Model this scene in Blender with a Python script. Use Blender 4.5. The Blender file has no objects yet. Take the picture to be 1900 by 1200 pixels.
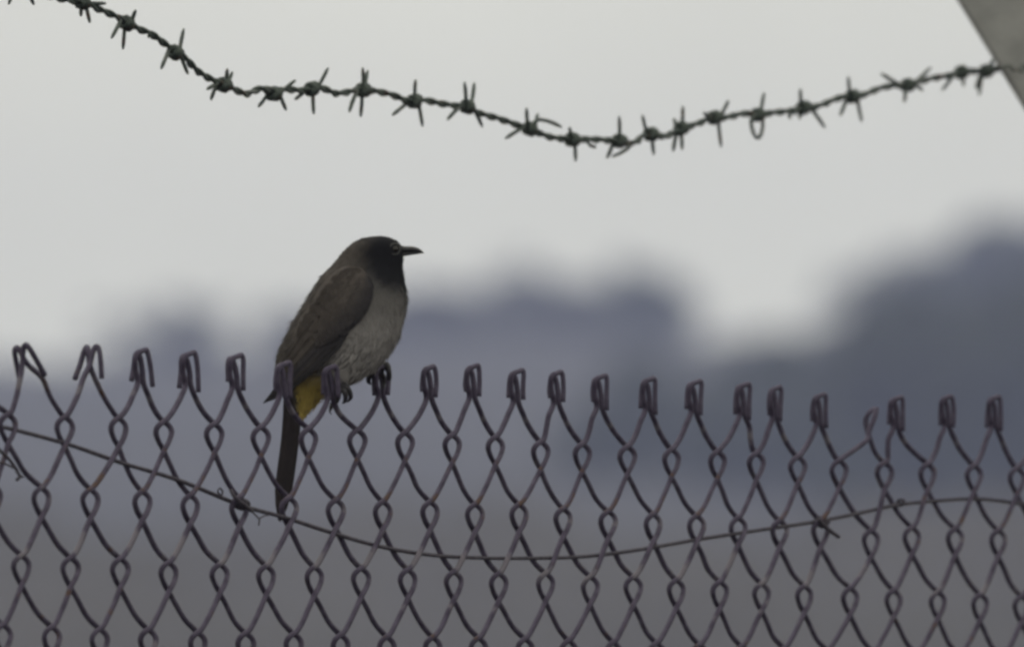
import bpy, math, random
import numpy as np
from mathutils import Vector, Matrix

random.seed(7)
rng = np.random.default_rng(7)
S = bpy.context.scene
COL = S.collection

# ------------------------------------------------------------------ camera
CAM_Z = 1.5
PITCH = math.radians(2.016)
FPX = 34090.0                      # focal length in photograph pixels (photograph 1900 wide)
cam_d = bpy.data.cameras.new('camera')
cam = bpy.data.objects.new('camera', cam_d)
COL.objects.link(cam)
cam.location = (0, 0, CAM_Z)
cam.rotation_euler = (math.pi / 2 + PITCH, 0, 0)
cam_d.sensor_width = 36.0
cam_d.lens = FPX / 1900.0 * 36.0
cam_d.clip_start = 0.5
cam_d.clip_end = 6000
cam_d.dof.use_dof = True
cam_d.dof.focus_distance = 11.86
cam_d.dof.aperture_fstop = cam_d.lens / 44.0   # a front lens about 44 mm across
cam_d.dof.aperture_blades = 0
S.camera = cam

# ------------------------------------------------------------------ world, sun, exposure
SUN_EL, SUN_AZ = math.radians(62), math.radians(-35)    # high overcast sun, ahead and left
w = bpy.data.worlds.new('World')
S.world = w
w.use_nodes = True
nt = w.node_tree
nt.nodes.clear()
sky = nt.nodes.new('ShaderNodeTexSky')
sky.sky_type = 'NISHITA'
sky.sun_disc = False
sky.sun_elevation = SUN_EL
sky.sun_rotation = SUN_AZ
sky.air_density = 1.5
sky.dust_density = 4.0
hsv = nt.nodes.new('ShaderNodeHueSaturation')
hsv.inputs['Saturation'].default_value = 0.25
mixc = nt.nodes.new('ShaderNodeMix')
mixc.data_type = 'RGBA'
mixc.inputs['Factor'].default_value = 0.88         # closed cloud layer over the clear sky
mixc.inputs[7].default_value = (9.7, 9.6, 8.1, 1)
bg = nt.nodes.new('ShaderNodeBackground')
bg.inputs['Strength'].default_value = 0.1
outw = nt.nodes.new('ShaderNodeOutputWorld')
nt.links.new(sky.outputs[0], hsv.inputs['Color'])
nt.links.new(hsv.outputs[0], mixc.inputs[6])
cn = nt.nodes.new('ShaderNodeTexNoise'); cn.inputs['Scale'].default_value = 28; cn.inputs['Detail'].default_value = 3
ctc = nt.nodes.new('ShaderNodeTexCoord')
nt.links.new(ctc.outputs['Generated'], cn.inputs['Vector'])
cr = nt.nodes.new('ShaderNodeMapRange')
cr.inputs['From Min'].default_value = 0.3; cr.inputs['From Max'].default_value = 0.7
cr.inputs['To Min'].default_value = 0.95; cr.inputs['To Max'].default_value = 1.05
cm = nt.nodes.new('ShaderNodeVectorMath'); cm.operation = 'SCALE'
nt.links.new(cn.outputs['Fac'], cr.inputs['Value'])
nt.links.new(mixc.outputs[2], cm.inputs[0]); nt.links.new(cr.outputs[0], cm.inputs['Scale'])
nt.links.new(cm.outputs[0], bg.inputs['Color'])
nt.links.new(bg.outputs[0], outw.inputs['Surface'])

sun_d = bpy.data.lights.new('sun', 'SUN')
sun_d.energy = 0.6
sun_d.angle = math.radians(25)
sun_d.color = (1.0, 0.96, 0.9)
sun = bpy.data.objects.new('sun', sun_d)
COL.objects.link(sun)
dirv = Vector((math.sin(SUN_AZ) * math.cos(SUN_EL), math.cos(SUN_AZ) * math.cos(SUN_EL), math.sin(SUN_EL)))
sun.rotation_euler = dirv.to_track_quat('Z', 'Y').to_euler()
sun.location = (0, 0, 60)

vs = S.view_settings
vs.view_transform = 'Standard'
vs.look = 'None'
vs.exposure = 0.0
vs.gamma = 1.0
vs.use_curve_mapping = False
S.cycles.max_bounces = 6
S.cycles.diffuse_bounces = 3
S.cycles.volume_bounces = 1
S.cycles.filter_width = 3.0
S.cycles.use_denoising = True

# ------------------------------------------------------------------ geometry of the view: pixel -> real plane
CAMP = np.array([0, 0, CAM_Z])
FWD = np.array([0, math.cos(PITCH), math.sin(PITCH)])
UP = np.array([0, -math.sin(PITCH), math.cos(PITCH)])
RIGHT = np.array([1.0, 0, 0])

def ray(px, py):
    return FWD + RIGHT * ((px - 950) / FPX) + UP * ((600 - py) / FPX)

TH = math.radians(60)                                   # the fence runs away to the right
FD = np.array([math.cos(TH), math.sin(TH), 0])          # along the fence
FN = np.array([math.sin(TH), -math.cos(TH), 0])         # fence normal, towards us
P0 = CAMP + ray(950, 800) * 12.0
MM = 0.001

def fence(px, py, wmm=0.0):
    """point on the plane parallel to the fence, wmm millimetres in front of it"""
    r = ray(px, py)
    t = (np.dot(FN, P0 - CAMP) + wmm * MM) / np.dot(FN, r)
    return CAMP + r * t

PXM = 12.0 / FPX                                        # metres per pixel at the fence

# ------------------------------------------------------------------ helpers
def tag(o, label=None, cat=None, group=None, kind=None):
    if label: o['label'] = label
    if cat: o['category'] = cat
    if group: o['group'] = group
    if kind: o['kind'] = kind
    return o

def empty(name, loc, parent=None):
    o = bpy.data.objects.new(name, None)
    o.location = loc
    o.empty_display_size = 0.1
    COL.objects.link(o)
    if parent: o.parent = parent
    return o

def mesh_obj(name, verts, faces, mat, parent=None, origin=None, smooth=True, colors=None):
    """verts in world space; origin (world) becomes the object's location; the parent is an unrotated Empty or mesh"""
    verts = np.asarray(verts, float)
    base = np.zeros(3)
    p = parent
    while p is not None:
        base = base + np.array(p.location); p = p.parent
    org = np.array(origin, float) if origin is not None else (base if parent is not None else np.zeros(3))
    me = bpy.data.meshes.new(name)
    me.from_pydata((verts - org).tolist(), [], faces)
    if smooth:
        me.polygons.foreach_set('use_smooth', [True] * len(me.polygons))
    if colors is not None:
        ca = me.color_attributes.new('plumage', 'FLOAT_COLOR', 'POINT')
        flat = np.concatenate([np.asarray(colors, float), np.ones((len(verts), 1))], axis=1).ravel()
        ca.data.foreach_set('color', flat)
    me.update()
    o = bpy.data.objects.new(name, me)
    if mat: me.materials.append(mat)
    COL.objects.link(o)
    if parent is not None:
        o.parent = parent
    o.location = org - base
    return o

class MB:
    def __init__(self): self.v = []; self.f = []; self.n = 0; self.c = []
    def add(self, v, f):
        v = np.asarray(v, float)
        self.f += [tuple(i + self.n for i in q) for q in f]
        self.v.append(v); self.n += len(v)
    def verts(self): return np.concatenate(self.v)

def spline(pts, sub):
    """Catmull-Rom through pts (any dimension), sub steps per span (int or list)"""
    P = np.asarray(pts, float)
    n = len(P)
    out = []
    for i in range(n - 1):
        a = P[i - 1] if i > 0 else 2 * P[0] - P[1]
        b, c = P[i], P[i + 1]
        d = P[i + 2] if i + 2 < n else 2 * P[-1] - P[-2]
        k = sub[i] if isinstance(sub, (list, tuple)) else sub
        for j in range(k):
            t = j / k
            out.append(0.5 * ((2 * b) + (-a + c) * t + (2 * a - 5 * b + 4 * c - d) * t * t + (-a + 3 * b - 3 * c + d) * t ** 3))
    out.append(P[-1])
    return np.array(out)

def tube(path, rad, sides=6, cap=True):
    P = np.asarray(path, float)
    n = len(P)
    R = np.full(n, rad) if np.isscalar(rad) else np.asarray(rad, float)
    T = np.gradient(P, axis=0)
    T /= np.linalg.norm(T, axis=1)[:, None] + 1e-12
    u = np.cross(T[0], [0.3, 0.5, 0.81]); u /= np.linalg.norm(u)
    V = np.zeros((n, sides, 3))
    ang = np.arange(sides) / sides * 2 * math.pi
    for i in range(n):
        u = u - T[i] * np.dot(u, T[i]); u /= np.linalg.norm(u)
        b = np.cross(T[i], u)
        V[i] = P[i] + R[i] * (np.cos(ang)[:, None] * u + np.sin(ang)[:, None] * b)
    F = []
    for i in range(n - 1):
        for j in range(sides):
            k = (j + 1) % sides
            F.append((i * sides + j, i * sides + k, (i + 1) * sides + k, (i + 1) * sides + j))
    if cap:
        F.append(tuple(range(sides - 1, -1, -1)))
        F.append(tuple((n - 1) * sides + j for j in range(sides)))
    return V.reshape(-1, 3), F

# ------------------------------------------------------------------ materials
def new_mat(name):
    m = bpy.data.materials.new(name); m.use_nodes = True
    t = m.node_tree
    return m, t, t.nodes['Principled BSDF']

def noise_mat(name, c1, c2, scale, rough=0.7, metal=0.0, bump=0.0, bscale=None, lo=0.35, hi=0.65, detail=6.0, bdist=0.0005, spec=0.5):
    m, t, b = new_mat(name)
    tc = t.nodes.new('ShaderNodeTexCoord')
    nz = t.nodes.new('ShaderNodeTexNoise'); nz.inputs['Scale'].default_value = scale; nz.inputs['Detail'].default_value = detail
    r = t.nodes.new('ShaderNodeValToRGB')
    r.color_ramp.elements[0].position = lo; r.color_ramp.elements[0].color = (*c1, 1)
    r.color_ramp.elements[1].position = hi; r.color_ramp.elements[1].color = (*c2, 1)
    t.links.new(tc.outputs['Object'], nz.inputs['Vector'])
    t.links.new(nz.outputs['Fac'], r.inputs['Fac'])
    t.links.new(r.outputs['Color'], b.inputs['Base Color'])
    b.inputs['Roughness'].default_value = rough
    b.inputs['Metallic'].default_value = metal
    b.inputs['Specular IOR Level'].default_value = spec
    if bump:
        n2 = t.nodes.new('ShaderNodeTexNoise'); n2.inputs['Scale'].default_value = bscale or scale * 3; n2.inputs['Detail'].default_value = 5
        bp = t.nodes.new('ShaderNodeBump'); bp.inputs['Strength'].default_value = bump; bp.inputs['Distance'].default_value = bdist
        t.links.new(tc.outputs['Object'], n2.inputs['Vector'])
        t.links.new(n2.outputs['Fac'], bp.inputs['Height'])
        t.links.new(bp.outputs['Normal'], b.inputs['Normal'])
    return m

M_WIRE = noise_mat('weathered_galvanised_wire', (0.048, 0.038, 0.067), (0.092, 0.077, 0.120), 120, rough=0.7, metal=0.0, spec=0.22, bump=0.5, bscale=900)
def weather(m, scale, spots):
    '''patches of wear over the base colour: (colour, threshold)'''
    t = m.node_tree; b = t.nodes['Principled BSDF']
    src = b.inputs['Base Color'].links[0].from_socket
    tc = t.nodes.new('ShaderNodeTexCoord')
    for k, (col, lo) in enumerate(spots):
        nz = t.nodes.new('ShaderNodeTexNoise'); nz.inputs['Scale'].default_value = scale * (1 + .7 * k); nz.inputs['Detail'].default_value = 8
        mp = t.nodes.new('ShaderNodeMapping'); mp.inputs['Location'].default_value = (3.1 * k, 7.7 * k, 1.3)
        mr = t.nodes.new('ShaderNodeMapRange'); mr.inputs['From Min'].default_value = lo; mr.inputs['From Max'].default_value = lo + .08
        mx = t.nodes.new('ShaderNodeMix'); mx.data_type = 'RGBA'; mx.inputs[7].default_value = (*col, 1)
        t.links.new(tc.outputs['Object'], mp.inputs['Vector']); t.links.new(mp.outputs[0], nz.inputs['Vector'])
        t.links.new(nz.outputs['Fac'], mr.inputs['Value']); t.links.new(mr.outputs[0], mx.inputs['Factor'])
        t.links.new(src, mx.inputs[6]); src = mx.outputs[2]
    t.links.new(src, b.inputs['Base Color'])
weather(M_WIRE, 45, [((0.15, 0.135, 0.165), .60), ((0.085, 0.048, 0.036), .62)])
M_BARB = noise_mat('dull_barbed_wire', (0.036, 0.050, 0.046), (0.080, 0.098, 0.086), 200, rough=0.65, metal=0.2, bump=0.4, bscale=900)
weather(M_BARB, 60, [((0.13, 0.14, 0.135), .61), ((0.075, 0.045, 0.032), .60)])
M_TIE = noise_mat('dull_tie_wire', (0.042, 0.036, 0.05), (0.085, 0.075, 0.095), 300, rough=0.7, metal=0.0, spec=0.2)
M_CONC = noise_mat('cast_concrete', (0.265, 0.265, 0.262), (0.335, 0.332, 0.33), 42, rough=0.9, bump=0.6, bscale=220, detail=9, bdist=0.001)
M_SLOPE = noise_mat('dry_grass_slope', (0.012, 0.010, 0.011), (0.044, 0.037, 0.037), 0.28, rough=1.0)
M_HILL = noise_mat('scrub_hillside', (0.019, 0.019, 0.023), (0.056, 0.053, 0.060), 0.06, rough=1.0)
M_LEAF = noise_mat('distant_foliage', (0.03, 0.045, 0.022), (0.07, 0.085, 0.045), 0.9, rough=0.8)
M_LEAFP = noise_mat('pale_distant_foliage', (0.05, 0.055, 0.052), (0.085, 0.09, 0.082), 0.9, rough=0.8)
M_BARK = noise_mat('bark', (0.07, 0.055, 0.045), (0.13, 0.11, 0.09), 3, rough=0.95)

def plumage_mat(name, strength=0.18, scale=(900, 900, 260)):
    m, t, b = new_mat(name)
    at = t.nodes.new('ShaderNodeAttribute'); at.attribute_name = 'plumage'
    tc = t.nodes.new('ShaderNodeTexCoord')
    mp = t.nodes.new('ShaderNodeMapping'); mp.inputs['Scale'].default_value = scale
    mp.inputs['Rotation'].default_value = (0, math.radians(-28), 0)
    nz = t.nodes.new('ShaderNodeTexNoise'); nz.inputs['Scale'].default_value = 1; nz.inputs['Detail'].default_value = 4
    n2 = t.nodes.new('ShaderNodeTexNoise'); n2.inputs['Scale'].default_value = 75; n2.inputs['Detail'].default_value = 3
    t.links.new(tc.outputs['Object'], mp.inputs['Vector'])
    t.links.new(mp.outputs[0], nz.inputs['Vector'])
    t.links.new(tc.outputs['Object'], n2.inputs['Vector'])
    add = t.nodes.new('ShaderNodeMath'); add.operation = 'ADD'
    t.links.new(nz.outputs['Fac'], add.inputs[0]); t.links.new(n2.outputs['Fac'], add.inputs[1])
    mr = t.nodes.new('ShaderNodeMapRange')
    mr.inputs['From Min'].default_value = 0.6; mr.inputs['From Max'].default_value = 1.4
    mr.inputs['To Min'].default_value = 0.74; mr.inputs['To Max'].default_value = 1.26
    t.links.new(add.outputs[0], mr.inputs['Value'])
    mul = t.nodes.new('ShaderNodeVectorMath'); mul.operation = 'SCALE'
    t.links.new(at.outputs['Color'], mul.inputs[0]); t.links.new(mr.outputs[0], mul.inputs['Scale'])
    t.links.new(mul.outputs[0], b.inputs['Base Color'])
    b.inputs['Roughness'].default_value = 0.85
    b.inputs['Specular IOR Level'].default_value = 0.2
    bp = t.nodes.new('ShaderNodeBump'); bp.inputs['Strength'].default_value = strength * 2; bp.inputs['Distance'].default_value = 0.0012
    t.links.new(nz.outputs['Fac'], bp.inputs['Height']); t.links.new(bp.outputs[0], b.inputs['Normal'])
    return m

M_PLUME = plumage_mat('plumage')
M_BEAK = noise_mat('black_horn', (0.012, 0.012, 0.015), (0.022, 0.02, 0.024), 300, rough=0.4)
M_LEG = noise_mat('dark_leg_skin', (0.016, 0.014, 0.018), (0.03, 0.027, 0.032), 500, rough=0.6)
M_EYE = noise_mat('dark_eye', (0.008, 0.006, 0.005), (0.012, 0.009, 0.007), 300, rough=0.12)
M_RING = noise_mat('pale_eye_ring', (0.048, 0.048, 0.048), (0.07, 0.07, 0.068), 800, rough=0.8)

# ------------------------------------------------------------------ ground and the far slopes
def ramp(x, xs, ys):
    return np.interp(x, xs, ys)

def elev(py, y):                        # height that shows at photograph row py, y metres away
    return CAM_Z + y * math.tan(PITCH + math.atan((600 - py) / FPX))

CREST = elev(955, 300)
def slope_z(x, y):
    z = ramp(y, [0, 60, 120, 300, 330, 380], [0, 0, 1.2, CREST, CREST + 0.25, CREST - 1.0])
    bumps = 0.34 * np.sin(x * 0.75 + y * 0.05) + 0.2 * np.sin(x * 2.3 + 1.0)
    return z + bumps * np.clip((y - 60) / 200, 0, 1)

def grid(name, xs, ys, zf, mat):
    V = [(x, y, float(zf(x, y))) for y in ys for x in xs]
    nx = len(xs)
    F = [(j * nx + i, j * nx + i + 1, (j + 1) * nx + i + 1, (j + 1) * nx + i) for j in range(len(ys) - 1) for i in range(nx - 1)]
    return mesh_obj(name, V, F, mat)

xs = np.concatenate([np.linspace(-600, -40, 15), np.linspace(-36, 36, 73), np.linspace(40, 600, 15)])
ground = grid('ground', xs, np.concatenate([np.linspace(-60, 280, 35), np.linspace(290, 380, 10)]), slope_z, M_SLOPE)
tag(ground, 'dry brown grassy slope rising behind the fence', kind='structure')

# the ridge behind, its crest rises to the right
def crest_px(x):
    px = 950 + x / 700 * FPX
    return np.interp(px, [-4000, 0, 240, 480, 760, 1050, 1300, 1480, 1570, 1750, 1950, 5000], [700, 676, 664, 655, 622, 612, 626, 624, 575, 560, 530, 540])

def hill_z(x, y):
    zc = CAM_Z + 700 * math.tan(PITCH + math.atan((600 - float(crest_px(x))) / FPX))
    t = np.clip((y - 340) / 360, 0, 1)
    base = CREST - 3.0
    z = base + (zc - base) * (t ** 0.9)
    if y > 700: z = zc - (y - 700) * 0.03
    return z + 0.15 * math.sin(x * 1.3 + y * 0.11) * t

hill = grid('hill', xs, np.concatenate([np.linspace(340, 700, 37), np.linspace(720, 900, 10)]), hill_z, M_HILL)
tag(hill, 'hazy blue grey hillside far behind the fence', kind='structure')

# ------------------------------------------------------------------ trees on the far slopes
def make_tree(x, y, ztop, width, label, pale=False, n=1500, group='blurred trees on the hazy ridge'):
    zb = float(hill_z(x, y)) - 0.1
    h = ztop - zb
    root = empty('tree', (x, y, zb))
    tag(root, label, 'tree', group)
    # trunk and limbs
    mb = MB()
    th = h * 0.62
    lean = random.uniform(-.04, .04) * h
    mb.add(*tube(spline([(x, y, zb), (x + lean * .3, y, zb + th * .4), (x + lean, y + .1, zb + th)], 4), np.linspace(0.045 * width + .06, 0.03, 9), 7))
    for k in range(6):
        a = random.uniform(0, 6.28); f = random.uniform(.35, .8)
        s = np.array([x + lean * f, y, zb + th * f])
        e = s + np.array([math.cos(a) * width * .33, math.sin(a) * width * .33, h * random.uniform(.12, .28)])
        mb.add(*tube(spline([s, (s + e) / 2 + np.array([0, 0, .1]), e], 3), np.linspace(.05, .015, 7), 5))
    mesh_obj('trunk', mb.verts(), mb.f, M_BARK, root)
    # crown: leaf clumps spread through several uneven lobes
    V = []; F = []
    lobes = []
    for k in range(9):
        a = random.uniform(0, 6.28); r = random.uniform(0, .32) * width
        zz = zb + h * random.uniform(.22, .80)
        shrink = 1 - .5 * max(0, (zz - zb) / h - .45)
        lobes.append((x + math.cos(a) * r * shrink, y + math.sin(a) * r * shrink, zz, width * random.uniform(.17, .27) * shrink))
    lobes.append((x + lean, y, ztop - width * .17, width * .17))
    for k in range(n):
        cx, cy, cz, cr = random.choice(lobes)
        d = rng.normal(size=3); d /= np.linalg.norm(d)
        p = np.array([cx, cy, cz]) + d * cr * (rng.random() ** .4)
        s = random.uniform(.10, .24) * max(0.6, width / 4)
        a = rng.normal(size=3); a /= np.linalg.norm(a)
        b = np.cross(a, rng.normal(size=3)); b /= np.linalg.norm(b)
        i = len(V)
        V += [p - a * s, p + b * s * .6, p + a * s, p - b * s * .6]
        F.append((i, i + 1, i + 2, i + 3))
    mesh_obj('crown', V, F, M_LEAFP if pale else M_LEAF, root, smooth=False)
    return root

def tree_px(px, top, wpx, y, label, **k):
    x = (px - 950) / FPX * y
    make_tree(x, y, elev(top, y), wpx / FPX * y, label, **k)

tree_px(325, 614, 420, 705, 'wide low blurred tree on the skyline above the fence, left of the bird', pale=True, n=480)
tree_px(610, 615, 360, 712, 'blurred tree on the skyline hidden mostly behind the bird', pale=True)
tree_px(800, 572, 360, 702, 'low blurred tree on the skyline just right of the beak of the bird', pale=True, n=2200)
tree_px(958, 500, 280, 708, 'tall thin crowned blurred tree poking above the skyline, the higher one right of the bird', pale=True, n=430)
tree_px(1075, 570, 340, 703, 'low blurred tree filling the skyline between two taller ones', pale=True, n=2200)
tree_px(1205, 525, 300, 698, 'blurred tree on the skyline left of the pale dip', n=1100)
tree_px(1600, 525, 250, 690, 'blurred tree on the skyline at the right edge of the pale dip', n=340)
tree_px(1710, 490, 320, 700, 'blurred tree rising on the skyline left of the tallest tree', n=420)
tree_px(1890, 462, 420, 690, 'tallest blurred tree at the right edge of the skyline', n=2200)
NEAR = 'dark trees on the nearer hillside'
tree_px(1435, 618, 470, 470, 'dark blurred tree below the pale dip of the skyline, first of the near row', group=NEAR, n=3200)
tree_px(1670, 556, 600, 455, 'dark broad blurred tree on the near hillside, middle of the near row', group=NEAR, n=3600)
tree_px(1900, 512, 560, 450, 'largest dark blurred tree on the near hillside at right edge', group=NEAR, n=4200)
tree_px(1180, 655, 400, 480, 'low dark blurred tree on the near hillside under the round skyline tree', group=NEAR, n=2600)

# ------------------------------------------------------------------ haze
def box_obj(name, lo, hi, mat):
    x0, y0, z0 = lo; x1, y1, z1 = hi
    V = [(x0, y0, z0), (x1, y0, z0), (x1, y1, z0), (x0, y1, z0), (x0, y0, z1), (x1, y0, z1), (x1, y1, z1), (x0, y1, z1)]
    F = [(3, 2, 1, 0), (4, 5, 6, 7), (0, 1, 5, 4), (1, 2, 6, 5), (2, 3, 7, 6), (3, 0, 4, 7)]
    return mesh_obj(name, V, F, mat, smooth=False)
M_HAZE = bpy.data.materials.new('pale_haze'); M_HAZE.use_nodes = True
t = M_HAZE.node_tree; t.nodes.clear()
pv = t.nodes.new('ShaderNodeVolumePrincipled')
pv.inputs['Color'].default_value = (0.57, 0.63, 0.98, 1)
pv.inputs['Density'].default_value = 0.00072
pv.inputs['Anisotropy'].default_value = 0.0
mo = t.nodes.new('ShaderNodeOutputMaterial')
t.links.new(pv.outputs[0], mo.inputs['Volume'])
haze = box_obj('haze', (-620, -80, -4), (620, 920, 42), M_HAZE)
tag(haze, 'thin pale haze over the far slopes', kind='stuff')

# ------------------------------------------------------------------ concrete post with cranked arm
BW = -240.0                                     # barbed wire hangs this far (mm) behind the fence plane
eA = fence(1790, 0, BW); eB = fence(1900, 185, BW)
dirA = (eA - eB) / np.linalg.norm(eA - eB)
# force the arm into the vertical plane across the fence (fence normal and up)
pz, pn = 185 * PXM, 110 * PXM / math.sin(TH)
arm = (-FN * pn + np.array([0, 0, pz])); arm /= np.linalg.norm(arm)
attach = fence(1868, 128, BW)                   # left edge of the arm where the barbed wire meets it
half = 0.055
# arm left edge passes through attach; its axis sits half a width to the right of it along the across-direction
across = np.cross(FD, arm); across /= np.linalg.norm(across)
if np.dot(across, RIGHT) < 0: across = -across
axis_pt = attach + across * (half + 0.001) + FD * 0.028
fdist = np.dot(FN, axis_pt - P0)                # where the arm axis is relative to the fence plane (negative = behind)
tb = (-0.075 - fdist) / np.dot(FN, arm)         # post stands just behind the mesh
elbow = axis_pt + arm * tb
base = np.array([elbow[0], elbow[1], 0.0])
armtop = axis_pt + arm * 0.22
post = empty('fence_post', base)
tag(post, 'grey concrete fence post with a slanted top arm holding the barbed wire', 'post')

def prism_path(pts, hw, hd, wdir, mat, name, parent, bev=0.006):
    """square bar of half size hw (along fence) x hd, chamfered, swept through pts"""
    pts = np.asarray(pts)
    sec = [(-hw + bev, -hd), (hw - bev, -hd), (hw, -hd + bev), (hw, hd - bev), (hw - bev, hd), (-hw + bev, hd), (-hw, hd - bev), (-hw, -hd + bev)]
    V = []; F = []
    for i, p in enumerate(pts):
        if i == 0: T = pts[1] - pts[0]
        elif i == len(pts) - 1: T = pts[-1] - pts[-2]
        else:
            a = pts[i] - pts[i - 1]; b = pts[i + 1] - pts[i]
            T = a / np.linalg.norm(a) + b / np.linalg.norm(b)
        T = T / np.linalg.norm(T)
        d2 = np.cross(T, wdir)
        k = 1.0
        if 0 < i < len(pts) - 1:
            a = pts[i] - pts[i - 1]; a /= np.linalg.norm(a); k = 1 / max(.5, np.dot(a, T))
        V += [p + wdir * u + d2 * v * k for u, v in sec]
    n = len(sec)
    for i in range(len(pts) - 1):
        for j in range(n):
            F.append((i * n + j, i * n + (j + 1) % n, (i + 1) * n + (j + 1) % n, (i + 1) * n + j))
    F.append(tuple(range(n - 1, -1, -1))); F.append(tuple((len(pts) - 1) * n + j for j in range(n)))
    return mesh_obj(name, V, F, mat, parent, smooth=False)

prism_path([base - np.array([0, 0, .3]), base + np.array([0, 0, 0.9]), elbow], 0.05, half, FD, M_CONC, 'shaft', post)
prism_path([elbow + arm * 0.002, (elbow + armtop) / 2, armtop], 0.0495, half - .0005, FD, M_CONC, 'arm', post)
# staple that pins the wire to the arm
mb = MB()
st = [(1858, 128), (1872, 122), (1880, 131), (1893, 127), (1899, 121), (1905, 128), (1893, 134)]
mb.add(*tube(spline([fence(x, y, BW + 75 + 6 * math.sin(i)) for i, (x, y) in enumerate(st)], 4), 2.6 * PXM, 6))
mesh_obj('staple', mb.verts(), mb.f, M_BARB, post)

# ------------------------------------------------------------------ chain link fence
A = 3.3                                                 # half thickness of the flattened spirals, mm
RW = 5.2 * PXM                                          # wire radius
K = [(45, 640), (172, 645), (262, 650), (350, 655), (437, 660), (525, 674), (614, 681), (708, 678), (797, 681), (877, 679), (958, 688),
     (1033, 691), (1113, 698), (1203, 703), (1288, 708), (1378, 713), (1438, 719), (1520, 733), (1615, 758), (1663, 738), (1758, 736),
     (1845, 737), (1931, 750)]
N1 = [(15, 769), (120, 774), (220, 776), (304, 783), (398, 787), (484, 793), (572, 796), (663, 799), (751, 803), (839, 807), (919, 811),
      (1003, 820), (1080, 824), (1164, 829), (1246, 834), (1331, 838), (1403, 841), (1480, 848), (1557, 855), (1641, 859), (1721, 861),
      (1807, 864), (1887, 869), (1970, 873)]
N2 = [(77, 905), (168, 908), (264, 912), (353, 919), (444, 923), (536, 924), (623, 928), (710, 931), (798, 931), (881, 936), (963, 936),
      (1045, 944), (1128, 949), (1212, 954), (1292, 957), (1369, 961), (1446, 966), (1522, 966), (1616, 984), (1692, 979), (1772, 981),
      (1852, 984), (1935, 988)]
N3 = [(40, 1031), (131, 1035), (223, 1037), (313, 1044), (408, 1047), (494, 1050), (583, 1052), (670, 1055), (757, 1057), (842, 1061),
      (925, 1064), (1012, 1064), (1095, 1070), (1175, 1071), (1255, 1076), (1335, 1079), (1413, 1083), (1492, 1087), (1577, 1091),
      (1658, 1095), (1740, 1098), (1818, 1103), (1895, 1106), (1976, 1110)]
N4 = [(96, 1163), (185, 1167), (275, 1168), (367, 1173), (456, 1175), (545, 1176), (632, 1178), (718, 1181), (803, 1182), (888, 1183),
      (974, 1185), (1055, 1188), (1138, 1191), (1218, 1193), (1298, 1196), (1376, 1199), (1455, 1202), (1535, 1206), (1620, 1209),
      (1700, 1212), (1780, 1215), (1858, 1219), (1940, 1222)]
NK = len(K)
def node(row, i):
    """row 1,3,5.. lie left of knuckle i (index i); rows 2,4,6.. under knuckle i"""
    if i < 0:            # the wires just outside the left edge of the photograph
        d = {1: (-78, 764), 2: (-14, 901), 3: (-51, 1027), 4: (5, 1159)}
        if row <= 4: return np.array(d[row], float)
        k = (row - 3) // 2 if row % 2 else (row - 4) // 2
        return np.array(d[3 if row % 2 else 4], float) + np.array([11 * k, 256 * k])
    if row == 1: return np.array(N1[i], float)
    if row == 2: return np.array(N2[i], float)
    if row == 3: return np.array(N3[i], float)
    if row == 4: return np.array(N4[i], float)
    f = i / NK
    step = 256 - 34 * f
    b = np.array(N3[i] if row % 2 else N4[i], float)
    k = (row - 3) // 2 if row % 2 else (row - 4) // 2
    j = np.array([1.5 * math.sin(row * 1.7 + i), 2.0 * math.sin(row * 2.3 + i * 1.3)])
    return b + np.array([(11 - 3 * f) * k, step * k]) + j

frs = lambda x: 1.06 - 0.12 * x / 1900
def knuckle(i, side):
    """control points of the hooked end, from its tip down to the start of the leg"""
    x0, y0 = K[i] if i >= 0 else (-52, 638)
    s = frs(x0)
    j = lambda a: random.uniform(-a, a)
    if i == 0:
        if side == 'L':
            return [(83, 696, 9), (68, 669, 9), (55, 647, 8), (47, 640, 6), (43, 650, 4), (41, 680, 3), (35, 714, A)]
        return [(36, 702, -9), (30, 672, -9), (27, 651, -8), (33, 645, -6), (41, 660, -4), (55, 680, -3), (78, 701, -A)]
    if i == 1:
        if side == 'L':
            return [(189, 702, 9), (187, 672, 9), (184, 648, 8), (178, 643, 6), (172, 655, 4), (166, 678, 3), (155, 701, A)]
        return [(139, 703, -9), (149, 676, -9), (156, 652, -8), (162, 644, -6), (164, 655, -4), (167, 678, -3), (177, 704, -A)]
    if i == 18:
        if side == 'L':
            return [(1626, 757, 4), (1623, 772, 5), (1617, 787, 4), (1612, 801, 3), (1608, 816, A)]
        return [(1622, 758, -2), (1611, 768, -4), (1606, 782, -5), (1609, 797, -4), (1614, 814, -3), (1621, 834, -A)]
    n = 0.86 if i == 16 else 1.0
    ln = (62 if i > 12 else 58)
    if i in (2, 3): ln = 66
    spread = {2: 7, 3: 6, 4: 2}.get(i, 0)
    tilt = random.uniform(-2.0, 2.0)
    if side == 'L':      # rises on the near side, over the top and down as a hook on the right
        P = [(12 + spread + j(1.5), ln + j(6), 7), (12.5 + spread * .6, 30, 7), (12 + tilt, 5 + j(1.5), 6.5), (8 + tilt, -1, 6), (1 + tilt, 1.5, 6), (-6 + tilt, 4, 5.5), (-10.5 + tilt * .6, 13, 5), (-10, 34, 4), (-6, 57, A), (-15, 80, A)]
    else:                # rises behind, leans left and hooks down on the far side
        P = [(-13 - spread * .5 + j(1.5), ln - 8 + j(6), -7), (-13.5, 32, -7), (-11.5 + tilt, 12 + j(1.5), -6.5), (-6.5 + tilt, 5, -6), (-1.5 + tilt * .6, 15, -5), (2, 36, -4), (4, 58, -A), (12.5, 80, -A)]
    return [(x0 + a * s * n, y0 + b * s, w) for a, b, w in P]

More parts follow.
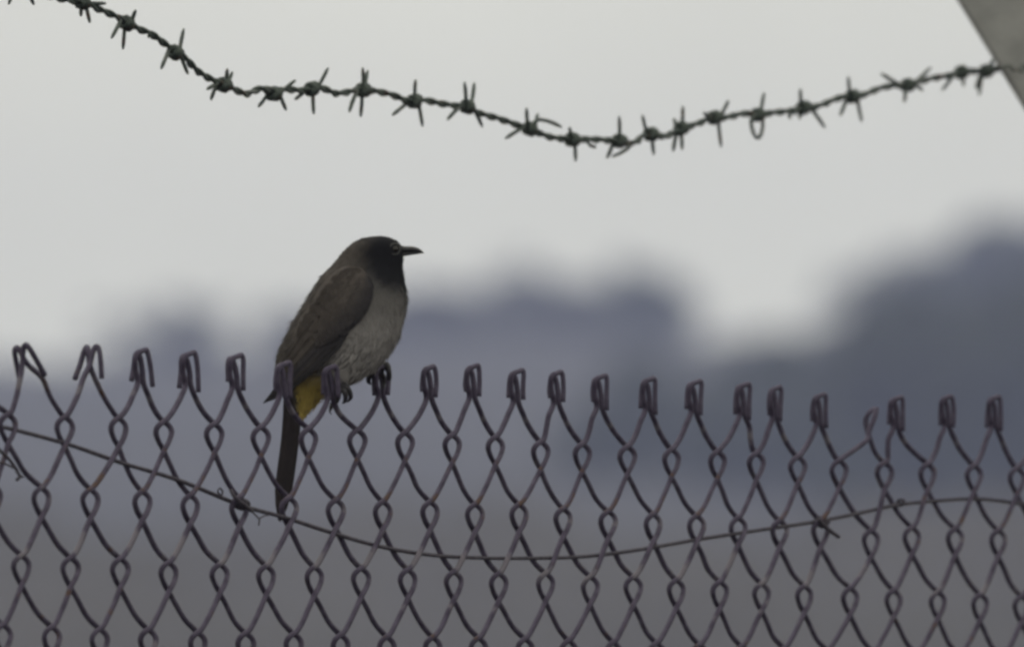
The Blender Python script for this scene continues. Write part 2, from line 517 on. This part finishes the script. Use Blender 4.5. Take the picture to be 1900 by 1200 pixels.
def bend(nd, side, row):
    x, y = nd
    s = frs(x)
    g = -1 if side == 'left' else 1
    wa = A if side == 'left' else -A        # arrives on the near plane for left bends, leaves on the far plane
    jx = random.uniform(-.8, .8)
    return [(x - g * 6 * s, y - 6 * s, wa), (x + g * (5 + jx) * s, y + 2.5 * s, wa * .8), (x + g * (11.8 + jx) * s, y + 10.5 * s, wa * .35), (x + g * (13.3 + jx) * s, y + 21 * s, 0), (x + g * 8.3 * s, y + 36 * s, -wa * .7), (x, y + 51 * s, -wa)]

def wire_path(i, kind, rows):
    pts = knuckle(i, kind); sub = [4] * (len(pts) - 1)
    for row in range(1, rows + 1):
        if kind == 'L':
            nd = node(row, i); side = 'left' if row % 2 else 'right'
        else:
            nd = node(row, i + 1) if row % 2 else node(row, i); side = 'right' if row % 2 else 'left'
        b = bend(nd, side, row)
        p, q = np.array(pts[-1]), np.array(b[0])
        straight = (i == 18 and row == 1 and kind == 'L')
        d = q - p
        if straight: fr = [(.5, .5)]
        elif row == 1: fr = [(.43, .52)]
        else: fr = [(.30, .33), (.65, .70)] if d[0] < 0 else [(.27, .33), (.60, .72)]
        mids = [(p[0] + d[0] * a + random.uniform(-.8, .8), p[1] + d[1] * c + random.uniform(-.8, .8), p[2] + d[2] * (a + c) / 2) for a, c in fr]
        k = 4 if row <= 5 else 2
        pts += mids + b
        sub += [k] * (len(mids) + len(b))
    path = spline(pts, sub)
    return np.array([fence(a, b, c) for a, b, c in path])

ROWS = 40
g0 = fence(950, 800); g0[2] = 0
fence_root = empty('chain_link_fence', g0)
tag(fence_root, 'weathered chain link fence with bent wire knuckles along its top, the bird perched on it', 'fence')
wires = {}
for i in range(-1, NK):
    for kind in 'LR':
        p = wire_path(i, kind, ROWS)
        p = p[p[:, 2] > 0.02]
        v, f = tube(p, RW, 6)
        wires[(i, kind)] = mesh_obj('mesh_wire', v, f, M_WIRE, fence_root, origin=(p[0][0], p[0][1], 0))
# the same mesh goes on beyond the frame on both sides
def copy_wire(src, shift):
    o = src.copy(); COL.objects.link(o); o.parent = fence_root
    o.location = np.array(src.location) + FD * shift
def uof(px, py): return np.dot(fence(px, py) - P0, FD)
pl = uof(*N2[3]) - uof(*N2[2]); pr = uof(*N2[21]) - uof(*N2[20])
uL = uof(*N2[0]) - uof(*N2[2]); uR = uof(*N2[22]) - uof(*N2[20])
for k in range(1, 11):
    for kind in 'LR':
        if k > 1: copy_wire(wires[(2, kind)], uL - k * pl)
        copy_wire(wires[(20, kind)], uR + k * pr)

# tie wires that hold the line wire to the mesh
def coil(c, ax, r, turns, length, n=10):
    ax = ax / np.linalg.norm(ax)
    u = np.cross(ax, [0.2, .3, .9]); u /= np.linalg.norm(u); v = np.cross(ax, u)
    N = int(turns * n) + 1
    out = []
    for k in range(N):
        a = k / n * 2 * math.pi
        out.append(c + ax * length * (k / (N - 1) - .5) + r * (math.cos(a) * u + math.sin(a) * v))
    return out

LW = [(-170, 752), (-60, 778), (0, 791), (35, 799), (130, 825), (225, 858), (330, 890), (445, 936), (530, 960), (610, 986), (700, 1012), (790, 1028),
      (880, 1034), (980, 1035), (1080, 1032), (1180, 1020), (1290, 1001), (1400, 984), (1520, 966), (1600, 950), (1660, 937), (1720, 930),
      (1800, 925), (1850, 928), (1900, 935), (2000, 946), (2150, 940)]
lw = np.array([fence(a, b, 0) for a, b in spline(LW, 8)])
lw_root = empty('line_wire', lw[len(lw) // 2])
tag(lw_root, 'thin sagging line wire threaded across the chain link mesh', 'wire')
v, f = tube(lw, 4.0 * PXM, 6)
mesh_obj('strand', v, f, M_TIE, lw_root)
def tie(parts):
    mb = MB()
    for path, r in parts: mb.add(*tube(path, r, 6))
    return mesh_obj('tie_wire', mb.verts(), mb.f, M_TIE, lw_root)
F3 = lambda L: spline([fence(*p) for p in L], 4)
axl = fence(470, 945) - fence(430, 930)
tie([(coil(fence(446, 934), axl, 8.5 * PXM, 3, 34 * PXM), 3.6 * PXM), (F3([(410, 918, 3), (404, 912, 3), (408, 905, 4), (413, 912, 3), (410, 924, 2)]), 1.6 * PXM),
     (F3([(428, 908, 3), (436, 922, 6), (452, 935, 7), (468, 948, 4)]), 3.6 * PXM)])
tie([(F3([(466, 946, 3), (474, 955, 4), (481, 963, 4), (480, 974, 3)]), 1.5 * PXM), (F3([(481, 962, 4), (489, 957, 3), (500, 955, 2)]), 1.4 * PXM)])
tie([(coil(fence(1524, 968), fence(1540, 975) - fence(1510, 962), 8 * PXM, 3, 30 * PXM), 3.6 * PXM), (F3([(1518, 962, 5), (1530, 975, 6), (1543, 986, 5), (1556, 995, 4)]), 4 * PXM)])
tie([(coil(fence(1671, 932), fence(1690, 931) - fence(1660, 936), 6 * PXM, 2, 12 * PXM), 2.6 * PXM)])
tie([(F3([(-40, 800, 5), (0, 835, 5), (22, 858, 5), (36, 882, 5), (31, 890, 5)]), 3.0 * PXM), (F3([(30, 874, 5), (36, 881, 6), (43, 885, 7)]), 2.0 * PXM),
     (F3([(-30, 862, 4), (0, 858, 4), (14, 862, 5), (26, 868, 5)]), 2.0 * PXM)])

# ------------------------------------------------------------------ barbed wire
BPATH = [(-260, -190), (-120, -120), (-30, -62), (30, -30), (75, -12), (116, -1), (153, 5), (184, 18), (210, 29), (235, 42), (258, 55), (279, 63), (303, 80), (326, 97),
         (347, 112), (366, 132), (388, 146), (414, 158), (438, 168), (458, 175), (484, 165), (509, 169), (539, 167), (560, 169), (580, 164), (600, 165), (623, 174),
         (648, 171), (674, 167), (707, 172), (734, 179), (751, 187), (769, 189), (790, 187), (813, 192), (845, 197), (867, 199), (890, 211), (923, 220), (955, 231),
         (983, 240), (1021, 255), (1062, 259), (1090, 259), (1116, 260), (1149, 263), (1168, 267), (1182, 263), (1192, 253), (1210, 249), (1232, 254), (1245, 249),
         (1264, 240), (1295, 230), (1326, 217), (1345, 219), (1363, 215), (1384, 211), (1406, 213), (1443, 209), (1470, 206), (1492, 200), (1512, 199), (1533, 192),
         (1555, 183), (1582, 178), (1604, 176), (1626, 167), (1648, 161), (1684, 158), (1710, 151), (1736, 145), (1762, 141), (1785, 133), (1808, 133), (1831, 132),
         (1850, 128), (1866, 127), (1878, 129)]
ctr2 = spline(BPATH, 10)
bw_base = fence(950, 230, BW)
bw = empty('barbed_wire', bw_base)
tag(bw, 'sagging strand of barbed wire with many barbs strung from the slanted post arm', 'barbed wire')
C3 = np.array([fence(a, b, BW) for a, b in ctr2])
arc = np.concatenate([[0], np.cumsum(np.linalg.norm(np.diff(ctr2, axis=0), axis=1))])
T = np.gradient(C3, axis=0); T /= np.linalg.norm(T, axis=1)[:, None]
Nn = np.cross(T, FN); Nn /= np.linalg.norm(Nn, axis=1)[:, None]
Bn = np.cross(T, Nn)
# resample finer for the twist
fine = np.linspace(0, arc[-1], int(arc[-1] / 3))
def rs(Aq): return np.stack([np.interp(fine, arc, Aq[:, k]) for k in range(3)], 1)
C3f, Nf, Bf = rs(C3), rs(Nn), rs(Bn)
for ph in (0, math.pi):
    a = fine / 44 * 2 * math.pi + ph + 1.2 * np.sin(fine / 130.0)
    p = C3f + (Nf * np.cos(a)[:, None] + Bf * np.sin(a)[:, None]) * (3.6 * PXM)
    v, f = tube(p, 4.0 * PXM, 6)
    mesh_obj('wire_strand', v, f, M_BARB, bw)

BARBS = [
    ((38, -27), [(16, 8), (63, 9), (30, -62), (52, -58)]),
    ((153, 4), [(167, 43), (150, 31), (196, 7), (116, -6)]),
    ((235, 43), [(207, 71), (228, 92), (252, 19)]),
    ((325, 98), [(299, 128), (341, 54), (349, 138)]),
    ((415, 158), [(384, 166), (391, 186), (422, 128), (431, 134)]),
    ((508, 174), [(548, 149), (479, 199), (531, 205), (486, 163)]),
    ((579, 165), [(609, 126), (547, 185), (582, 212)]),
    ((674, 167), [(673, 126), (682, 131), (648, 208), (669, 217)]),
    ((769, 188), [(771, 148), (728, 214), (784, 235)]),
    ((867, 198), [(862, 153), (880, 154), (830, 222), (895, 235)]),
    ((983, 239), [(977, 201), (998, 211), (938, 257), ((997, 223), (1020, 226), (1042, 236))]),
    ((1062, 259), [(1057, 237), (1068, 299)]),
    ((1149, 262), [(1149, 216), (1126, 294), ((1166, 272), (1155, 282), (1136, 291))]),
    ((1208, 249), [(1192, 214), (1213, 287), ((1220, 252), (1238, 256))]),
    ((1264, 238), [(1267, 197), (1249, 281), (1266, 278), (1250, 220)]),
    ((1326, 218), [(1352, 186), (1338, 273), (1306, 209)]),
    ((1406, 213), [(1418, 172), ((1394, 222), (1398, 247), (1407, 256), (1414, 243), (1416, 218))]),
    ((1491, 200), [(1485, 165), (1483, 221), (1531, 237)]),
    ((1582, 179), [(1574, 143), (1559, 215), (1599, 226), (1590, 166)]),
    ((1684, 158), [(1635, 137), (1727, 126), (1678, 190), (1712, 168)]),
    ((1784, 134), [(1748, 168), (1788, 160)]),
    ((1830, 132), [(1843, 110), (1811, 166), (1817, 177)]),
]
def near_tangent(c):
    k = int(np.argmin(((ctr2 - np.array(c)) ** 2).sum(1)))
    return T[k]
for n_, (c, tips) in enumerate(BARBS):
    mb = MB()
    cen = fence(c[0], c[1], BW)
    tn = near_tangent(c)
    mb.add(*tube(coil(cen, tn, 10.2 * PXM, random.choice([2.5, 3, 3.5]), 24 * PXM, 9), 4.9 * PXM, 6))
    mb.add(*tube(coil(cen + tn * 1 * PXM, tn, 5.6 * PXM, 2.5, 13 * PXM, 9), 3.4 * PXM, 6))
    for q, tp in enumerate(tips):
        if isinstance(tp[0], tuple):
            L = [(c[0], c[1], BW + 2)] + [(a, b, BW + 4) for a, b in tp]
        else:
            # the spike leaves the coil beside the centre, on the side of its tip
            ox = np.clip((tp[0] - c[0]) * .45, -11, 11)
            wd = (-1) ** q * random.uniform(2, 7)
            ty = (c[1] + tn[2] / max(1e-6, tn[0]) * -ox * 0.9)
            ty = np.clip(ty, c[1] - 8, c[1] + 8)
            mx, my = (c[0] + ox + tp[0]) / 2, (ty + tp[1]) / 2
            L = [(c[0] + ox, ty, BW + wd * .3), (mx + random.uniform(-1, 1), my, BW + wd * .6), (tp[0], tp[1], BW + wd)]
        path = spline([fence(*p) for p in L], 4)
        R = np.full(len(path), 3.9 * PXM); R[-1] = 1.9 * PXM; R[-2] = 3.3 * PXM
        mb.add(*tube(path, R, 6))
    mesh_obj('barb', mb.verts(), mb.f, M_BARB, bw, origin=cen)
# frayed stubs on the strand
for L in ([(1090, 259), (1094, 269), (1104, 273)], [(1463, 208), (1466, 220)], [(277, 62), (276, 70)], [(1478, 204), (1474, 212)]):
    v, f = tube(spline([fence(a, b, BW + 3) for a, b in L], 3), 3.4 * PXM, 6)
    mesh_obj('wire_stub', v, f, M_BARB, bw, origin=fence(*L[0], BW))

# ------------------------------------------------------------------ the bird (side view, facing right)
YB = fence(660, 720)[1]
def bp(px, py, dmm=0.0):
    """point dmm millimetres nearer than the bird's middle plane (the plane faces across the view)"""
    r = ray(px, py)
    t = (YB - dmm * MM) / r[1]
    return CAMP + r * t

SEC = [  # back x,y  front x,y  half depth px
    (703, 437.5, 708, 437.5, 4), (686, 439, 722, 440, 20), (673, 442, 735, 446, 28), (661, 447.5, 743, 453, 33), (650, 454.5, 746.5, 461, 36), (640, 463.5, 748, 470, 37),
    (631, 474, 748, 482, 38), (621, 487, 747.5, 498, 41), (609, 499.5, 750, 517, 47), (596, 513, 754.5, 538, 55), (583, 531, 756, 560, 63), (571, 551, 752.5, 583, 69),
    (559, 571, 748, 603, 72), (547, 592, 742, 626, 73), (535, 612, 731, 647, 71), (524, 634, 716, 667, 66), (515, 655, 697, 686, 57), (512, 674, 672, 704, 47),
    (514, 690, 645, 716, 38), (520, 704, 617, 727, 30), (527, 717, 598, 739, 24), (537, 733, 584, 752, 17), (548, 752, 570, 766, 9), (557, 766, 562, 770, 3)]
Sx = spline(SEC, 3)
def sm(a, b, x):
    t = np.clip((x - a) / (b - a), 0, 1); return t * t * (3 - 2 * t)
BLACK = np.array([.008, .008, .011]); BACKC = np.array([.060, .052, .048]); BREAST = np.array([.098, .092, .092]); BELLY = np.array([.235, .222, .225]); YEL = np.array([.40, .30, .08])
def plumage(px, py, tpos):
    """tpos 0 at the back .. 1 at the front"""
    c = BACKC * (1 - sm(.42, .6, tpos)) + BREAST * sm(.42, .6, tpos)
    bl = sm(545, 640, py) * sm(.4, .62, tpos)
    c = c * (1 - bl) + BELLY * bl
    y = sm(676, 712, py) * sm(545, 560, px) * (1 - sm(603, 616, px - (py - 700) * -.1))
    y = min(1, y)
    c = c * (1 - y) + YEL * y
    d = math.hypot((px - 733), (py - 476) * .92)
    h = 1 - sm(40, 78, d + 4 * math.sin(px * .2) * math.sin(py * .23))
    c = c * (1 - h) + BLACK * h
    return c
NR = 40
V, F, Cc = [], [], []
for k, (bx, by, fx, fy, hd) in enumerate(Sx):
    for j in range(NR):
        a = j / NR * 2 * math.pi
        ca, sa = math.cos(a), math.sin(a)
        px = (bx + fx) / 2 + (fx - bx) / 2 * ca
        py = (by + fy) / 2 + (fy - by) / 2 * ca
        dp = hd * math.copysign(abs(sa) ** .92, sa)
        V.append(bp(px, py, dp * PXM * 1000))
        Cc.append(plumage(px, py, (1 + ca) / 2))
n = len(Sx)
for k in range(n - 1):
    for j in range(NR):
        F.append((k * NR + j, k * NR + (j + 1) % NR, (k + 1) * NR + (j + 1) % NR, (k + 1) * NR + j))
F.append(tuple(range(NR - 1, -1, -1))); F.append(tuple((n - 1) * NR + j for j in range(NR)))
bird = empty('bird', bp(640, 730))
tag(bird, 'dark headed bulbul with brown back, pale belly and yellow vent perched on the fence top', 'bird')
mesh_obj('body', V, F, M_PLUME, bird, colors=Cc)

def surf_depth(px, py):
    """half depth (px) of the body surface at a picture position, by scanning the sections"""
    best = 0
    for bx, by, fx, fy, hd in Sx:
        cx, cy = (bx + fx) / 2, (by + fy) / 2
        ux, uy = (fx - bx) / 2, (fy - by) / 2
        L2 = ux * ux + uy * uy
        s = ((px - cx) * ux + (py - cy) * uy) / L2
        off = abs((px - cx) * uy - (py - cy) * ux) / math.sqrt(L2)
        if off < 8 and abs(s) < 1:
            best = max(best, hd * math.sqrt(1 - s * s))
    return best

def plume_layer(name, parent, samples, L0, Wd, lift, cols):
    '''many small overlapping contour feathers: samples = (px, py, depth px, direction xy, outward xyz in picture px)'''
    V, F, C = [], [], []
    for (px, py, dp, dx, dy, nx, ny, nd), col in zip(samples, cols):
        hs = .4 + .6 * sm(462, 540, py)
        Lq = L0 * hs * random.uniform(.75, 1.2); wq = Wd * hs * random.uniform(.8, 1.15)
        a = random.gauss(0, .16)
        ex, ey = dx * math.cos(a) - dy * math.sin(a), dx * math.sin(a) + dy * math.cos(a)
        # side vector = out x along
        sx, sy, sd = ny * 0 - nd * ey, nd * ex - 0, nx * ey - ny * ex
        sl = math.sqrt(sx * sx + sy * sy + sd * sd) + 1e-9
        sx, sy, sd = sx / sl, sy / sl, sd / sl
        l1 = lift * hs * random.uniform(.5, 1.3)
        c = np.array(col) * random.uniform(.95, 1.05)
        o = len(V)
        for t_, w_, h_, cc in ((0, .45, -.7, .98), (.45, 1, l1 * .45, 1.0), (.8, .75, l1 * .85, 1.01), (1, .12, l1, 1.0)):
            for u in (-1, 0, 1):
                h = h_ + (0 if u else .25)
                q = (px + ex * Lq * t_ + sx * wq * w_ * u + nx * h, py + ey * Lq * t_ + sy * wq * w_ * u + ny * h, dp + sd * wq * w_ * u + nd * h)
                V.append(bp(q[0], q[1], q[2] * PXM * 1000)); C.append(c * cc)
        for k in range(3):
            for u in range(2):
                F.append((o + k * 3 + u, o + k * 3 + u + 1, o + k * 3 + u + 4, o + k * 3 + u + 3))
    ob = mesh_obj(name, V, F, M_PLUME, parent, colors=C)
    tag(ob, kind='stuff')
    return ob
smp, cl = [], []
for _ in range(7500):
    kf = random.uniform(5, n - 2.5); k = int(kf); fr_ = kf - k
    a = random.uniform(0, 2 * math.pi)
    row = Sx[k] * (1 - fr_) + Sx[k + 1] * fr_; nxt = Sx[min(k + 2, n - 1)]
    ca, sa = math.cos(a), math.sin(a)
    def pos(rw): return np.array([(rw[0] + rw[2]) / 2 + (rw[2] - rw[0]) / 2 * ca, (rw[1] + rw[3]) / 2 + (rw[3] - rw[1]) / 2 * ca, rw[4] * math.copysign(abs(sa) ** .92, sa)])
    p, p2 = pos(row), pos(nxt)
    if math.hypot(p[0] - 733, p[1] - 462) < 17: continue
    dv = p2 - p; dl = math.hypot(dv[0], dv[1]) + 1e-6
    ctr_ = np.array([(row[0] + row[2]) / 2, (row[1] + row[3]) / 2, 0.0])
    ax_ = np.array([row[2] - row[0], row[3] - row[1], 0.0]); hw = np.linalg.norm(ax_) / 2; ax_ /= 2 * hw
    nv = ax_ * (ca / hw) + np.array([0, 0, 1.0]) * (sa / max(row[4], 4)); nv /= np.linalg.norm(nv)
    smp.append((p[0], p[1], p[2], dv[0] / dl, dv[1] / dl, nv[0], nv[1], nv[2])); cl.append(plumage(p[0], p[1], (1 + ca) / 2))
plume_layer('contour_feathers', bird, smp, 17, 1.9, .35, cl)

def feather(path, wpx, side, lift0, lift1, col, edge, thick=1.2, ns=14, follow=True, curl=0.0, dep=None):
    """a vane along a picture-space path, hugging the body; side +1 near, -1 far. Closed, thin, with a raised shaft."""
    P = spline(path, 6)
    idx = np.linspace(0, len(P) - 1, ns)
    P = np.stack([np.interp(idx, np.arange(len(P)), P[:, k]) for k in range(2)], 1)
    Tn = np.gradient(P, axis=0); Tn /= np.linalg.norm(Tn, axis=1)[:, None]
    Nr = np.stack([-Tn[:, 1], Tn[:, 0]], 1)
    V, C = [], []
    us = [-1, -.6, -.12, 0, .12, .6, 1]
    for i in range(ns):
        t = i / (ns - 1)
        wv = wpx * (min(1, .35 + 3 * t) * (1 - max(0, (t - .78) / .22) ** 2.2) + .04)
        lift = lift0 + (lift1 - lift0) * t
        for lay in (0, 1):
            for u in us:
                q = P[i] + Nr[i] * wv * u
                d = dep(t) if dep else surf_depth(*P[i]) * .6 + surf_depth(*q) * .4
                z = d + lift + (thick if lay == 0 else -thick) + (1.0 if (lay == 0 and u == 0) else 0) - curl * u * u
                V.append(bp(q[0], q[1], side * z * PXM * 1000))
                C.append(np.array(col) * (1 - abs(u) ** 3) + np.array(edge) * abs(u) ** 3)
    m = len(us); F = []
    for i in range(ns - 1):
        for lay in (0, 1):
            o = i * 2 * m + lay * m; o2 = o + 2 * m
            for j in range(m - 1):
                F.append((o + j, o + j + 1, o2 + j + 1, o2 + j))
        for j in (0, m - 1):
            F.append((i * 2 * m + j, (i + 1) * 2 * m + j, (i + 1) * 2 * m + m + j, i * 2 * m + m + j))
    for i in (0, ns - 1):
        for j in range(m - 1):
            F.append((i * 2 * m + j, i * 2 * m + j + 1, i * 2 * m + m + j + 1, i * 2 * m + m + j))
    return V, F, C

WCOL, WEDGE = (.066, .056, .052), (.076, .065, .06)
DARKF, DEDGE = (.030, .027, .031), (.04, .036, .038)
def make_wing(side):
    # folded wing: shoulder and coverts as one plate over the flank
    up = [(672, 498), (640, 494), (610, 514), (586, 542), (566, 574), (548, 606), (532, 640), (519, 670), (512, 694)]
    lo = [(684, 512), (692, 535), (689, 560), (673, 590), (648, 614), (620, 634), (594, 654), (566, 676), (540, 700)]
    U, Lw = spline(up, 4), spline(lo, 4)
    m, q = len(U), 13
    V, C, F = [], [], []
    for lay in (0, 1):
        for i in range(m):
            for j in range(q):
                s = j / (q - 1)
                p = U[i] * (1 - s) + Lw[i] * s
                e = min(s, 1 - s) * 2
                et = min(1, i / 4)
                d = surf_depth(*p)
                off = (6 * min(1, (1 - s) * 4) * min(1, s * 2.5) * et + .6 + 2 * s) if lay == 0 else -3
                V.append(bp(p[0], p[1], side * (d + off) * PXM * 1000))
                dk = sm(.45, .95, s)
                base_c = np.array(WCOL) * (1 - dk) + np.array(DARKF) * dk
                fr = .5 + .5 * math.sin((i * 1.6) + s * 9)
                C.append(base_c * (.9 + .2 * fr))
    for lay in (0, 1):
        for i in range(m - 1):
            for j in range(q - 1):
                o = lay * m * q + i * q + j
                F.append((o, o + 1, o + q + 1, o + q))
    rim = [i * q for i in range(m)] + [(m - 1) * q + j for j in range(1, q)] + [i * q + q - 1 for i in range(m - 2, -1, -1)] + [j for j in range(q - 2, 0, -1)]
    for a, b in zip(rim, rim[1:] + rim[:1]):
        F.append((a, b, b + m * q, a + m * q))
    wing = mesh_obj('wing', V, F, M_PLUME, bird, colors=C)
    smp, cl = [], []
    for _ in range(420):
        iq = random.uniform(1, m * .62); s_ = random.uniform(.13, .93); i0 = int(iq)
        p = U[i0] * (1 - s_) + Lw[i0] * s_; p2 = U[i0 + 2] * (1 - s_) + Lw[i0 + 2] * s_
        dv = p2 - p; dv /= np.linalg.norm(dv)
        d = surf_depth(*p)
        off = 6 * min(1, (1 - s_) * 4) * min(1, s_ * 2.5) * min(1, i0 / 4) + .5 + 2 * s_
        dk = sm(.45, .95, s_)
        smp.append((p[0], p[1], side * (d + off), dv[0], dv[1], 0, 0, side)); cl.append(np.array(WCOL) * (1 - dk) + np.array(DARKF) * dk)
    plume_layer('covert_feathers', wing, smp, 20, 6.5, 1.6, cl)
    # flight feathers fanned under the coverts, tips to the lower left
    fl = [([(610, 580), (580, 615), (540, 670), (512, 716)], 12), ([(620, 594), (590, 627), (548, 676), (507, 728)], 12), ([(630, 604), (600, 635), (556, 682), (500, 738)], 11),
          ([(638, 612), (606, 643), (560, 688), (494, 744)], 12), ([(644, 615), (612, 647), (566, 690), (488, 748)], 11)]
    for k, (pth, wd) in enumerate(fl):
        pth = [(a, b) for a, b in pth]
        v, f, c = feather(pth, wd, side, .5, 11 - k * 1.3, WCOL if k < 2 else DARKF, WEDGE if k < 3 else DEDGE, thick=.9,
                          dep=lambda t, pth=pth: surf_depth(*spline(pth, 6)[int(t * 12)]) if t < .8 else surf_depth(*spline(pth, 6)[9]) * (1 - (t - .8)))
        mesh_obj('flight_feather', v, f, M_PLUME, wing, colors=c)
make_wing(+1)
make_wing(-1)

# tail, closed, hanging down from the rump
TAILP = [([(543, 672), (541, 740), (537, 810), (528, 880), (517, 966)], 14.5, 9), ([(547, 676), (546, 745), (541, 812), (532, 882), (520, 968)], 14, 5),
         ([(548, 678), (547, 745), (540, 812), (531, 880), (519, 965)], 12, -1), ([(545, 676), (544, 742), (538, 812), (529, 880), (516, 963)], 11.5, -6)]
tail = None
for k, (pth, wd, dz) in enumerate(TAILP):
    v, f, c = feather(pth, wd, 1, dz, dz, (.024, .019, .021), (.032, .026, .026), thick=1.0, dep=lambda t: 0.0, curl=2.0)
    if tail is None:
        tail = mesh_obj('tail', v, f, M_PLUME, bird, colors=c)
    else:
        mesh_obj('tail_feather', v, f, M_PLUME, tail, colors=c)

# beak: two mandibles
def beak(name, top, bot, hw):
    Tt, Bt = spline(top, 4), spline(bot, 4)
    V = []; n = len(Tt); r = 14
    for i in range(n):
        c = (Tt[i] + Bt[i]) / 2; h = (Tt[i] - Bt[i]) / 2
        wv = np.interp(i / (n - 1), [0, .5, 1], hw)
        for j in range(r):
            a = j / r * 2 * math.pi
            q = c + h * math.cos(a)
            V.append(bp(q[0], q[1], wv * math.sin(a) * PXM * 1000))
    F = [(i * r + j, i * r + (j + 1) % r, (i + 1) * r + (j + 1) % r, (i + 1) * r + j) for i in range(n - 1) for j in range(r)]
    F += [tuple(range(r - 1, -1, -1)), tuple((n - 1) * r + j for j in range(r))]
    return mesh_obj(name, V, F, M_BEAK, bird)
beak('upper_beak', [(736, 453), (751, 456.5), (765, 457), (777, 460.5), (786.5, 468)], [(736, 469), (752, 468.5), (766, 468), (777, 468.6), (786, 470.5)], [11, 8, 1.2])
beak('lower_beak', [(736, 467), (750, 467), (762, 467), (772, 467.5), (781, 468.2)], [(736, 478), (750, 475.5), (762, 473.4), (772, 472), (782, 470.6)], [10, 7, 1.2])

# eyes with a pale ring of feathers round each
for side in (1, -1):
    ec = (732.5, 462)
    d = surf_depth(*ec)
    V, F = [], []
    nr, ns = 16, 6
    for i in range(ns + 1):
        ph = i / ns * math.pi / 2
        for j in range(nr):
            a = j / nr * 2 * math.pi
            V.append(bp(ec[0] + 7 * math.cos(a) * math.cos(ph), ec[1] + 7 * math.sin(a) * math.cos(ph), side * (d - 1.5 + 4.5 * math.sin(ph)) * PXM * 1000))
    F = [(i * nr + j, i * nr + (j + 1) % nr, (i + 1) * nr + (j + 1) % nr, (i + 1) * nr + j) for i in range(ns) for j in range(nr)]
    eye = mesh_obj('eye', V, F, M_EYE, bird)
    ringp = []
    for j in range(33):
        a = j / 32 * 2 * math.pi
        q = (ec[0] + 9.6 * math.cos(a), ec[1] + 10 * math.sin(a))
        dd = surf_depth(q[0], q[1]) * .5 + d * .5
        ringp.append(bp(q[0], q[1], side * (dd + .3) * PXM * 1000))
    v, f = tube(ringp, 1.7 * PXM, 6, cap=False)
    mesh_obj('eye_ring', v, f, M_RING, eye)

# legs: near foot grips the knuckle left of the belly, far foot the next one
def fz(px, py, toe=0.0):
    """depth of the fence plane (mm nearer than the bird's plane) at a pixel, plus toe mm in front"""
    return (YB - fence(px, py)[1]) * 1000 + toe
def leg(pts_leg, toes):
    mb = MB()
    P = spline([bp(a, b, d) for a, b, d, r in pts_leg], 4)
    R = spline([[r] for a, b, d, r in pts_leg], 4)[:, 0] * PXM
    mb.add(*tube(P, R, 8))
    for tp in toes:
        P = spline([bp(a, b, d) for a, b, d, r in tp], 4)
        R = np.maximum(spline([[r] for a, b, d, r in tp], 4)[:, 0], .7) * PXM
        mb.add(*tube(P, R, 7))
    return mesh_obj('leg', mb.verts(), mb.f, M_LEG, bird)
q = fz(632, 722)
leg([(636, 690, 8, 9), (637, 704, q * .6, 7), (637, 712, q * .9, 6), (634, 722, q + 4, 6)],
    [[(634, 721, q + 4, 6), (642, 717, q + 7, 5.5), (648, 725, q + 7, 5), (651, 736, q + 4, 4), (646, 744, q + 1, 2), (641, 745, q - 1, .8)],
     [(634, 722, q + 4, 6), (638, 724, q + 8, 5.5), (641, 733, q + 8, 5), (640, 744, q + 5, 3.5), (635, 748, q + 2, 1)],
     [(633, 722, q + 4, 6), (629, 724, q + 8, 5.5), (628, 734, q + 8, 5), (626, 744, q + 6, 3.5), (622, 748, q + 3, 1)],
     [(634, 722, q + 3, 6), (626, 730, q - 3, 5), (619, 744, q - 5, 4.5), (614, 756, q - 3, 3.5), (612, 764, q, 1.6), (615, 768, q + 2, .8)]])
q = fz(705, 692)
leg([(680, 672, -14, 9), (692, 682, q * .7, 7), (702, 688, q + 3, 6.5), (706, 692, q + 5, 6.5)],
    [[(706, 691, q + 5, 6.5), (710, 681, q + 8, 6.5), (716, 676, q + 8, 6.5), (721, 689, q + 8, 5.5), (722, 704, q + 5, 4), (719, 714, q + 2, 1.2)],
     [(705, 692, q + 5, 6), (700, 688, q + 10, 5.5), (696, 694, q + 11, 5), (695, 707, q + 9, 4.5), (697, 715, q + 6, 1.5)],
     [(704, 694, q + 5, 6), (692, 697, q + 9, 5), (685, 699, q + 10, 5), (684, 708, q + 9, 4.2), (689, 713, q + 7, 1.2)],
     [(706, 693, q + 4, 6), (711, 697, q - 3, 5), (713, 709, q - 5, 4), (711, 720, q - 3, 1.4)]])
# downy thighs
for side, (a, b) in ((1, ((628, 690), (638, 716))), (-1, ((676, 668), (696, 690)))):
    pts = [(a[0], a[1], side * 12, 24), ((a[0] + b[0]) / 2, (a[1] + b[1]) / 2, side * 12, 17), (b[0], b[1], side * 10, 6)]
    P = spline([bp(x, y, d) for x, y, d, r in pts], 5); R = spline([[r] for *_, r in pts], 5)[:, 0] * PXM
    v, f = tube(P, R, 14)
    mesh_obj('thigh', v, f, M_PLUME, bird, colors=[BELLY * .85] * len(v))
